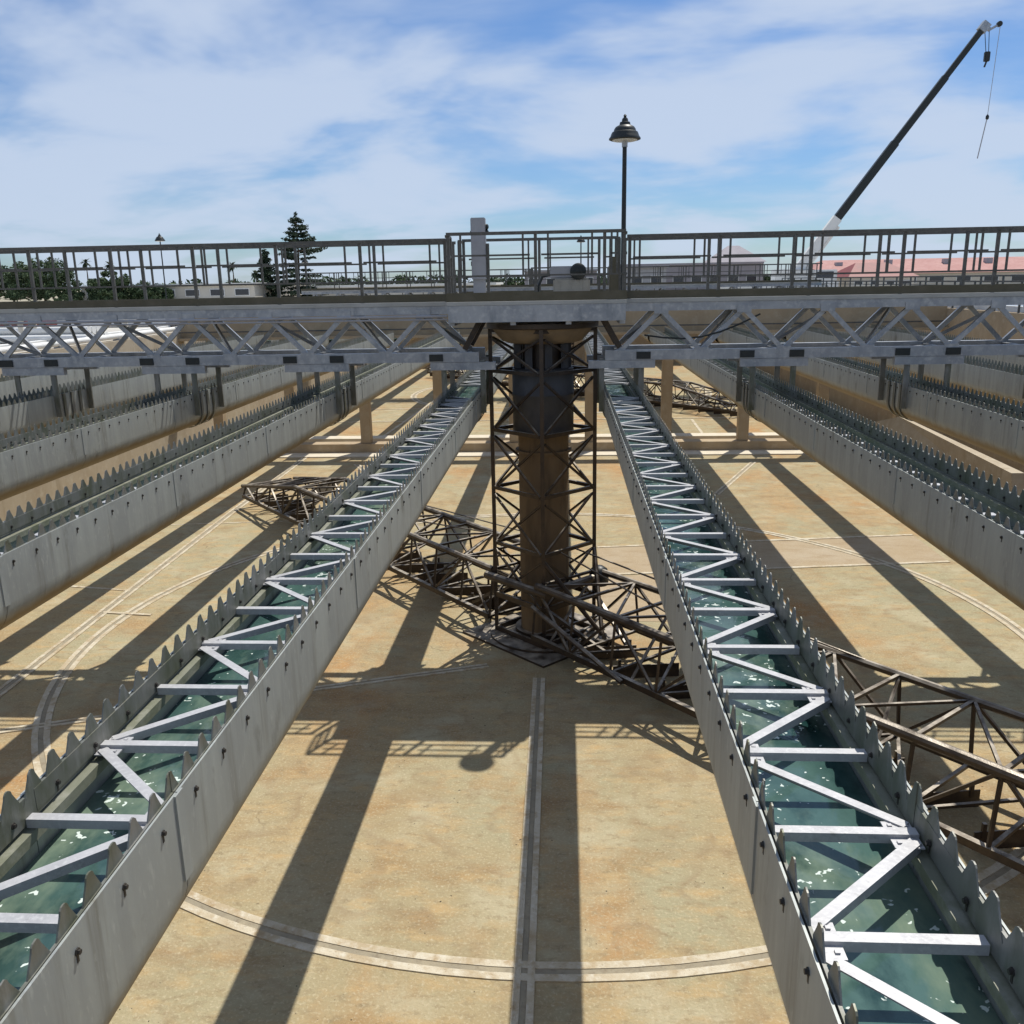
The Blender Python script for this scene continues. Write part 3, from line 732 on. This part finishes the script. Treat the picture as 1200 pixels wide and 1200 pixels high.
def drive():
    x, y, z = .10, CY-.25, 6.862
    t = thing('drive_unit', (x, y, z), 'beige gear drive with a black motor in the middle of the platform', 'drive unit')
    box('base', x-.42, x+.42, y-.40, y+.40, z, z+.09, M['drive'], t, .01)
    box('gear_casing', x-.30, x+.38, y-.30, y+.30, z+.09, z+.38, M['drive'], t, .03)
    for k in range(3): box('rib', x-.2+k*.2, x-.17+k*.2, y-.315, y-.30, z+.10, z+.36, M['drive'], t)
    box('top_cover', x-.36, x+.30, y-.22, y+.26, z+.38, z+.60, M['cab'], t, .02)
    lathe('motor', [(.02, -.02), (.12, 0), (.15, .03), (.15, .34), (.10, .36)], M['black'], t, Matrix.Translation((x+.16, y-.26, z+.50)) @ Matrix.Rotation(-math.pi/2, 4, 'X') @ Matrix.Translation((0, 0, -.10)), 24)
    for i in range(10):
        a = 2*math.pi*i/10
        pass
    pts = [Vector((x-.36, y-.1, z+.45)), Vector((x-.50, y-.14, z+.42)), Vector((x-.58, y-.16, z+.25)), Vector((x-.60, y-.16, z))]
    for a, b in zip(pts, pts[1:]): member('conduit', a, b, 'tube', (.025, 8), M['black'], t)
drive()
tag(box('junction_box', 1.02-.17, 1.02, CY-.2, CY+.05, 6.862, 7.62, M['toe'], None, .012), 'olive junction box beside the lamp post on the platform', 'box')
def lamp(loc, h, label, sc=1.0, seed=0):
    t = thing('lamp_post', loc, label, 'lamp', 'bell shaped lamps')
    T = Matrix.Translation(loc)
    lathe('pole', [(.075, 0), (.075, .08), (.045, .12), (.038, h-.42), (.034, h-.36)], M['black'], t, T, 14)
    lathe('neck', [(.05, h-.46), (.052, h-.34), (.06, h-.32)], M['galv'], t, T, 14)
    S = T @ Matrix.Translation((0, 0, h)) @ Matrix.Scale(sc, 4)
    lathe('lamp_shade', [(.255, -.345), (.278, -.335), (.276, -.315), (.252, -.285), (.238, -.245), (.222, -.215), (.198, -.205), (.186, -.165), (.160, -.130), (.118, -.108), (.098, -.10), (.088, -.055), (.058, -.045), (.050, 0), (.02, .03)], M['black'], t, S, 28)
    lathe('finial', [(.02, .03), (.03, .05), (.01, .075)], M['black'], t, S, 10)
    lathe('lens', [(.20, -.36), (.22, -.346)], M['white'], t, S, 20)
    return t
lamp((1.07, CY-.72, 6.862), 3.05, 'black bell shaped lamp on a thin pole at the corner of the near platform')
lamp((1.07, CY2-.55, 6.862), 3.02, 'tiny bell shaped lamp on the second bridge, above the drive unit')
lamp((-27.6, 62, GZ), 5.5, 'black bell shaped lamp above the left railing, behind the basin', 1.25)
lamp((-20.5, 72, GZ), 4.05, 'small lamp seen through the left railing near the conifer')
# ------------------------------------------------------------------ concrete trough on the right, pipes
def trough():
    t = thing('concrete_trough', (12.7, 30, 0), 'low grey concrete ridge with a pointed pale end, between the right launders', 'trough')
    bm = bmesh.new()
    v = [bm.verts.new(p) for p in ((12.40, 24.6, .95), (13.1, 24.6, .95), (12.75, 24.9, 1.80), (12.4, 24.9, 1.80), (12.35, 33.4, 2.12), (12.75, 33.4, 2.0), (12.1, 35.6, 1.55), (13.2, 35.6, 1.35))]
    for f in ((0, 1, 2, 3), (3, 2, 5, 4), (4, 5, 7, 6), (0, 3, 4, 6), (1, 7, 5, 2), (0, 6, 7, 1)): bm.faces.new([v[i] for i in f])
    bmesh.ops.recalc_face_normals(bm, faces=bm.faces[:]); put('cap', mesh_from(bm, 'cap', M['concrete']), t)
    for y in (26.5, 30.5, 34.5): box('pier', 12.3, 13.0, y-.3, y+.3, 0, .96 if y < 28 else 1.3, M['concrete'], t)
trough()
pp = thing('pipe_run', (XL-.2, 30, GZ+.08), 'long white pipe running along the top of the left side wall', 'pipe')
member('pipe', (XL-.18, 8, GZ+.23), (XL-.18, 46, GZ+.23), 'tube', (.10, 14), M['white'], pp)
for k in range(10): box('saddle', XL-.30, XL-.06, 9+k*4-.06, 9+k*4+.06, GZ+.08, GZ+.14, M['galv'], pp)
# ------------------------------------------------------------------ guard rails on the side walls, neighbouring tank
def guard(p, q, label, group=None, h=1.07, sp=1.8):
    p, q = Vector(p), Vector(q); t = thing('guard_rail', p, label, 'railing', group)
    for z, w in ((h, .06), (h*.66, .035), (h*.36, .035)):
        member('rail', p+Vector((0, 0, z)), q+Vector((0, 0, z)), 'rect', (w, w), M['rail'], t)
    n = int((q-p).length/sp)
    bm = bmesh.new(); 
    for i in range(n+1):
        c = p.lerp(q, i/n); member('post', c-Vector((0, 0, .01)), c+Vector((0, 0, h)), 'rect', (.06, .06), M['rail'], t)
    bm.free(); return t
guard((XR+.3, 22, 5.82), (XR+.3, 79, 5.82), 'dark guard rail along the top of the right side wall')
guard((XL-.3, 46, GZ+.08), (XL-.3, 79, GZ+.08), 'dark guard rail along the far part of the left side wall')
guard((XL+.5, YF+.25, 5.75), (XR-.5, YF+.25, 5.75), 'dark guard rail across the far end wall')
tk = thing('water_tank', (28, 48, GZ), 'open blue water tank with pale rim and guard rail beyond the right side wall', 'tank')
for a in ((16.25, 16.4, 24, 70), (44, 44.5, 24, 70), (16.4, 44, 24, 24.5), (16.4, 44, 69.5, 70)): box('rim', *a, GZ, 6.02, M['white'], tk)
struct(box('water', 16.4, 44, 24.5, 69.5, GZ-.02, 6.0, M['pool']))
guard((16.325, 24.2, 6.02), (16.325, 69.8, 6.02), 'guard rail with blue water showing through at the edge of the tank')
# ------------------------------------------------------------------ buildings beyond
def gable(name, x0, x1, y0, y1, z1, zr, wm, rm, label, hip=0., windows=0, over=.4, group=None):
    t = thing(name, ((x0+x1)/2, (y0+y1)/2, GZ), label, 'building', group)
    box('wall', x0, x1, y0, y1, GZ, z1, wm, t)
    bm = bmesh.new(); ym = (y0+y1)/2; a, b = x0-over, x1+over
    v = [bm.verts.new(p) for p in ((a, y0-over, z1), (b, y0-over, z1), (b, y1+over, z1), (a, y1+over, z1), (a+hip, ym, zr), (b-hip, ym, zr))]
    for f in ((0, 1, 5, 4), (2, 3, 4, 5), (0, 4, 3), (1, 2, 5), (3, 2, 1, 0)): bm.faces.new([v[i] for i in f])
    bmesh.ops.recalc_face_normals(bm, faces=bm.faces[:]); put('roof', mesh_from(bm, 'roof', rm), t, Matrix.Translation((0, 0, .01)))
    for i in range(windows):
        x = x0+(i+.5)*(x1-x0)/windows; w = min(.9, (x1-x0)/windows*.3)
        f = box('window', x-w, x+w, y0-.06, y0+.02, GZ+.9, z1-.35, M['white'], t)
        box('pane', x-w+.12, x+w-.12, y0-.10, y0-.065, GZ+1.0, z1-.45, M['glass'], f)
    return t
def flat(name, x0, x1, y0, y1, z1, wm, rm, label, windows=0):
    t = thing(name, ((x0+x1)/2, (y0+y1)/2, GZ), label, 'building')
    box('wall', x0, x1, y0, y1, GZ, z1, wm, t); box('roof', x0-.3, x1+.3, y0-.3, y1+.3, z1, z1+.25, rm, t)
    for i in range(windows):
        x = x0+(i+.5)*(x1-x0)/windows; w = min(1., (x1-x0)/windows*.3)
        f = box('window', x-w, x+w, y0-.06, y0+.02, GZ+1.0, min(GZ+2.4, z1-.3), M['white'], t); box('pane', x-w+.1, x+w-.1, y0-.1, y0-.065, GZ+1.1, min(GZ+2.3, z1-.4), M['glass'], f)
    return t
rr = gable('red_roof_building', 30, 68, 112, 126, 7.3, 9.1, M['cream'], M['redroof'], 'long cream building with a pinkish red roof behind the right railing', 3, 12)
for x, z in ((34, 8.7), (40, 8.9), (47, 8.9), (52, 8.9), (58, 8.8)):
    box('roof_vent', x-.4, x+.4, 116.0, 116.8, z-.75, z+.1, M['cab'], rr)
gable('red_roof_building', 30, 36.5, 98, 106, 7.0, 8.5, M['cream'], M['darkred'], 'small building with a dark red hipped roof in front of the long one', 2, 4)
flat('grey_building', 7, 27, 128, 140, 9.0, M['greywall'], M['greywall'], 'long grey lilac flat building between lamp post and crane', 8)
gable('grey_building', 24, 32, 150, 160, 9.6, 12.3, M['greywall'], M['greywall'], 'grey building with a low hipped roof just left of the crane', 3.5)
flat('white_building', -52, -33, 96, 118, 7.35, M['cream'], M['white'], 'long white flat roof behind the left railing, left of the conifer', 7)
flat('white_building', -30, -8, 104, 116, 6.9, M['cream'], M['white'], 'low white roof right of the conifer, behind the left railing', 6)
flat('pale_building', -6, 5, 140, 150, 8.6, M['greywall'], M['cab'], 'pale grey block far behind the drive unit', 4)
flat('pale_building', 8, 13, 118, 124, 8.6, M['cab'], M['cab'], 'small grey blue block right of the lamp post', 2)
# clutter on the left pavement
def container(x, y, w, d, h, m, label, rot=0):
    t = thing('container', (x, y, GZ), label, 'container', 'site containers')
    box('body', x-w/2, x+w/2, y-d/2, y+d/2, GZ+.15, GZ+h, m, t, .02)
    n = int(w/.5)
    for i in range(n+1): box('rib', x-w/2+i*w/n-.05, x-w/2+i*w/n+.05, y-d/2-.05, y-d/2-.004, GZ+.2, GZ+h-.1, m, t)
    for sx in (-1, 1): box('skid', x+sx*w*.35-.1, x+sx*w*.35+.1, y-d/2+.02, y+d/2-.02, GZ, GZ+.15, M['rust'], t)
    return t
container(-26.2, 38.6, 6.6, 2.4, .95, M['darkred'], 'dark red long bin on the left pavement at the edge of the picture')
container(-27, 58, 5, 2.4, 1.2, M['white'], 'white container on the left pavement behind the red bin')
container(-21.6, 51, 2.2, 1.6, .8, M['bowl'], 'tan container on the left pavement near the far guard rail')
container(-29.5, 48, 3.5, 2, .9, M['rust'], 'small dark container behind the red bin on the left pavement')
container(-18.9, 44.4, 1.5, 1.0, .6, M['cab'], 'low grey container close behind the left side wall')
def pallet_pipes(x, y, n, label):
    t = thing('pipe_stack', (x, y, GZ), label, 'pipes')
    for i in range(n): member('pipe', (x-3, y+i*.36, GZ+.17), (x+3, y+i*.36, GZ+.17), 'tube', (.16, 12), M['white'], t)
    for i in range(n-1): member('pipe', (x-3, y+i*.36+.18, GZ+.47), (x+3, y+i*.36+.18, GZ+.47), 'tube', (.16, 12), M['white'], t)
pallet_pipes(-21.0, 33.2, 5, 'stack of white pipes lying on the left pavement near the side wall')
pallet_pipes(-23.5, 46, 4, 'smaller stack of white pipes behind the first one on the left pavement')
struct(box('kerb', XL-3.2, XL-2.9, -5, 95, GZ, GZ+.13, M['white']))
def gooseneck(x, y, label):
    t = thing('vent_pipe', (x, y, GZ), label, 'pipe'); pts = [Vector((x, y, GZ)), Vector((x, y, GZ+.8))]
    for k in range(1, 7): a = math.pi*k/6; pts.append(Vector((x+.25-.25*math.cos(a), y, GZ+.8+.25*math.sin(a))))
    pts.append(pts[-1]-Vector((0, 0, .15)))
    for a, b in zip(pts, pts[1:]): member('pipe', a, b, 'tube', (.09, 10), M['cream'], t)
gooseneck(-18.6, 37.5, 'cream gooseneck vent pipe on the left pavement'); gooseneck(-19.2, 31, 'cream gooseneck vent pipe nearest to the camera on the left pavement')
# ------------------------------------------------------------------ crane
def crane():
    Y = 100.; t = thing('mobile_crane', (24, Y, GZ), 'mobile crane with a long dark telescopic boom raised to the right', 'crane')
    foot = Vector((24.6, Y, 7.4)); tip = Vector((41.7, Y, 30.8)); d = (tip-foot).normalized()
    box('chassis', 17, 29, Y-1.3, Y+1.3, GZ+.6, GZ+1.4, M['white'], t, .05)
    for i in range(5):
        for s in (-1, 1): lathe('wheel', [(.30, -.2), (.6, -.2), (.62, 0), (.6, .2), (.30, .2)], M['black'], t, Matrix.Translation((18.2+i*2.3, Y+s*1.1, GZ+.62)) @ Matrix.Rotation(math.pi/2, 4, 'X'), 20)
    cab = box('cab', 26.4, 28.8, Y-1.25, Y+1.25, GZ+1.4, GZ+2.6, M['white'], t, .08); box('window', 26.7, 28.4, Y-1.28, Y-1.255, GZ+1.8, GZ+2.4, M['glass'], cab)
    box('superstructure', 22.4, 25.8, Y-1.1, Y+1.1, GZ+1.4, GZ+2.7, M['white'], t, .06)
    secs = [(0, 7.0, .95, M['white']), (6.6, 16, .80, M['black']), (15.6, 23.5, .66, M['black']), (23, (tip-foot).length, .54, M['black'])]
    for a, b, w, m in secs: member('boom_section', foot+d*a, foot+d*b, 'rect', (w*.8, w), m, t)
    member('luffing_ram', Vector((25.6, Y, 7.6)), foot+d*6.4+Vector((.5, 0, -.35)), 'tube', (.22, 12), M['white'], t)
    hd = tip
    member('boom_head', hd-d*.4, hd+d*.5, 'rect', (.7, .8), M['galv'], t)
    member('jib_head', hd+Vector((.1, 0, .25)), hd+Vector((.65, 0, -.25)), 'rect', (.3, .3), M['galv'], t)
    member('jib_head', hd+Vector((.55, 0, -.25)), hd+Vector((1.45, 0, .25)), 'rect', (.22, .22), M['galv'], t)
    W = Matrix.Translation(hd+Vector((1.5, .15, .28))) @ Matrix.Rotation(math.pi/2, 4, 'X'); lathe('sheave', [(.26, 0), (.26, .3)], M['black'], t, W, 16)
    hk = hd+Vector((.62, 0, -2.6))
    for s in (-.22, .22): member('hoist_rope', hk+Vector((s*.6, 0, .3)), hd+Vector((.35+s, 0, -.1)), 'tube', (.035, 5), M['black'], t)
    box('hook_block', hk.x-.26, hk.x+.26, Y-.2, Y+.2, hk.z-.5, hk.z+.4, M['black'], t, .05)
    member('hook', hk+Vector((0, 0, -.5)), hk+Vector((-.15, 0, -1.0)), 'tube', (.09, 8), M['black'], t)
    a = hd+Vector((1.6, 0, .1)); b = a+Vector((-.3, 0, -8.4)); c = b+Vector((-.55, 0, -3.9))
    member('hoist_rope', b, a, 'tube', (.03, 5), M['cab'], t)
    lathe('rope_ball', [(.02, -.25), (.16, -.12), (.16, .12), (.05, .28)], M['black'], t, Matrix.Translation(b), 12)
    member('hoist_rope', c, b, 'tube', (.055, 5), M['cab'], t)
crane()
# ------------------------------------------------------------------ trees
def leaves(bm, c, n, size, spread, rnd, flat=.5):
    for _ in range(n):
        while True:
            p = Vector((rnd.uniform(-1, 1), rnd.uniform(-1, 1), rnd.uniform(-1, 1)))
            if p.length < 1: break
        p = c+Vector((p.x*spread[0], p.y*spread[1], p.z*spread[2]))
        u = Vector((rnd.gauss(0, 1), rnd.gauss(0, 1), rnd.gauss(0, flat))).normalized(); w = u.cross(Vector((rnd.gauss(0, 1), rnd.gauss(0, 1), rnd.gauss(0, 1)))).normalized()
        s = size*rnd.uniform(.6, 1.4)
        bm.faces.new([bm.verts.new(q) for q in (p-u*s, p+w*s*.45, p+u*s, p-w*s*.45)])
def trunk_mesh(p0, h, r, bend, rnd, limbs):
    bm = bmesh.new()
    def tube(pts, rs, n=7):
        rings = []
        for i, p in enumerate(pts):
            d = (pts[min(i+1, len(pts)-1)]-pts[max(i-1, 0)]).normalized(); x = d.cross(Vector((.3, 1, .1))).normalized(); y = d.cross(x)
            rings.append([bm.verts.new(p+(x*math.cos(2*math.pi*k/n)+y*math.sin(2*math.pi*k/n))*rs[i]) for k in range(n)])
        for a, b in zip(rings, rings[1:]):
            for k in range(n): bm.faces.new((a[k], a[(k+1) % n], b[(k+1) % n], b[k]))
    pts = [Vector((bend*math.sin(i/6*2)*.5, 0, h*i/6-.1)) for i in range(7)]
    tube(pts, [r*(1-.85*i/6) for i in range(7)])
    for a, b in limbs: tube([a, (a+b)/2+Vector((0, 0, -.05)), b], [r*.28, r*.18, r*.06], 5)
    bmesh.ops.recalc_face_normals(bm, faces=bm.faces[:]); return bm
def conifer(loc, h, wid, label, seed, lean=.6):
    rnd = random.Random(seed); t = thing('conifer_tree', loc, label, 'tree', 'conifers behind the left railing'); T = Matrix.Translation(loc)
    bm = bmesh.new(); limbs = []; z = h*.10
    while z < h*.99:
        f = (z/h); rad = wid*(1-f)**.75*(.75+.5*rnd.random())+.25
        for k in range(6 if f < .85 else 3):
            a = rnd.uniform(0, 2*math.pi); b = rad*rnd.uniform(.55, 1.1)
            st = Vector((lean*math.sin(z/h*2)*.5, 0, z)); en = st+Vector((b*math.cos(a), b*math.sin(a), .12*b*(1 if f > .5 else -.6)+rnd.uniform(-.1, .25)))
            limbs.append((st, en)); n = max(3, int(b*4))
            for i in range(n):
                q = st.lerp(en, .25+.75*(i+rnd.random())/n); leaves(bm, q+Vector((0, 0, -.08)), 11, .17, (.34, .34, .16), rnd)
        z += h*.045*rnd.uniform(.7, 1.5)
    leaves(bm, Vector((lean*math.sin(2)*.5, 0, h*.985)), 60, .15, (.25, .25, .55), rnd)
    put('trunk', mesh_from(trunk_mesh(None, h*.98, h*.022, lean, rnd, limbs), 'trunk', M['bark']), t, T)
    put('crown', mesh_from(bm, 'crown', M['conifer']), t, T); return t
conifer((-29.6, 100, GZ), 9.35, 4.2, 'tall dark conifer with a ragged crown rising above the left railing', 3, 1.0)
conifer((-33.4, 101, GZ), 5.65, 2.2, 'smaller dark conifer close to the left of the tall one', 8, .3)
def bush(loc, h, w, label, seed, group='leafy trees at the left', m='bush', n=70):
    rnd = random.Random(seed); t = thing('leafy_tree', loc, label, 'tree', group); T = Matrix.Translation(loc)
    bm = bmesh.new(); limbs = []
    for k in range(n):
        a = rnd.uniform(0, 2*math.pi); rr_ = w*math.sqrt(rnd.random()); zz = h*(.25+.72*rnd.random()*(1-.45*(rr_/w)**2))
        c = Vector((rr_*math.cos(a), rr_*math.sin(a), zz)); s = rnd.uniform(.35, .75)*h/5
        if k < 12: limbs.append((Vector((0, 0, h*.2)), c))
        leaves(bm, c, 90, .16, (s*1.2, s*1.2, s*.8), rnd, 1.)
    put('trunk', mesh_from(trunk_mesh(None, h*.6, h*.035, .1, rnd, limbs), 'trunk', M['bark']), t, T)
    put('crown', mesh_from(bm, 'crown', M[m]), t, T); return t
bush((-61, 98, GZ), 4.75, 3.6, 'dense dark tree at the far left edge behind the railing', 11)
bush((-56.8, 97, GZ), 5.65, 3.4, 'taller bushy tree second from the left edge behind the railing', 12, n=90)
bush((-47.5, 94, GZ), 3.75, 2.2, 'rounded green tree left of the white roof, behind the railing', 13)
bush((-52.3, 95, GZ), 2.45, 3.0, 'low green shrub between the two left trees behind the railing', 14)
bush((-43.5, 94.5, GZ), 2.35, 2.0, 'low green shrub in front of the white roof', 15)
def palm(loc, h, label, seed):
    rnd = random.Random(seed); t = thing('palm_tree', loc, label, 'palm', 'far palms on the skyline'); T = Matrix.Translation(loc)
    bm = bmesh.new()
    bm2 = trunk_mesh(None, h, .28, .5, rnd, []); top = Vector((.5*math.sin(2)*.5, 0, h-.1))
    for k in range(26):
        a = rnd.uniform(0, 2*math.pi); el = rnd.uniform(-.7, 1.2); L = rnd.uniform(1.5, 2.2); prev = None
        for i in range(6):
            f = i/5; p = top+Vector((math.cos(a)*L*f*math.cos(el), math.sin(a)*L*f*math.cos(el), L*f*math.sin(el)-.9*f*f)); s = Vector((-math.sin(a), math.cos(a), 0))*(.30*math.sin(math.pi*min(1, f+.12)))
            cur = (bm.verts.new(p+s), bm.verts.new(p-s))
            if prev: bm.faces.new((prev[0], prev[1], cur[1], cur[0]))
            prev = cur
    put('trunk', mesh_from(bm2, 'trunk', M['bark']), t, T); put('crown', mesh_from(bm, 'crown', M['palm']), t, T)
for i, (x, h, l) in enumerate(((-118, 8.7, 'leftmost of the three tall far palms behind the left railing'), (-110.5, 8.2, 'middle one of the three tall far palms behind the left railing'), (-106, 7.6, 'rightmost of the three tall far palms behind the left railing'),
        (-77.5, 7.0, 'short far palm above the white roof, left of the other two short ones'), (-70.5, 6.2, 'short far palm above the white roof, nearest to the conifer'), (-73.5, 5.0, 'shortest far palm above the white roof'))):
    palm((x, 205+i*2, GZ), h, l, 40+i)
def treeline(x0, x1, y, h, seed):
    rnd = random.Random(seed); bm = bmesh.new(); x = x0
    while x < x1:
        hh = h*rnd.uniform(.5, 1.15); leaves(bm, Vector((x, y+rnd.uniform(-6, 6), GZ+hh*.45)), 130, .8, (3.5, 3, hh*.55), rnd, 1.); x += rnd.uniform(2, 5)
    return bm
for x0, x1, y, h, sd in ((-190, -20, 290, 4.2, 1), (-20, 170, 320, 4.0, 2)):
    o = put('far_treeline', mesh_from(treeline(x0, x1, y, h, sd), 'far_treeline', M['bush'])); stuff(o)
    tag(o, 'far dark line of trees on the skyline at the %s' % ('left' if sd == 1 else 'right'), 'trees')
bpy.context.view_layer.update()
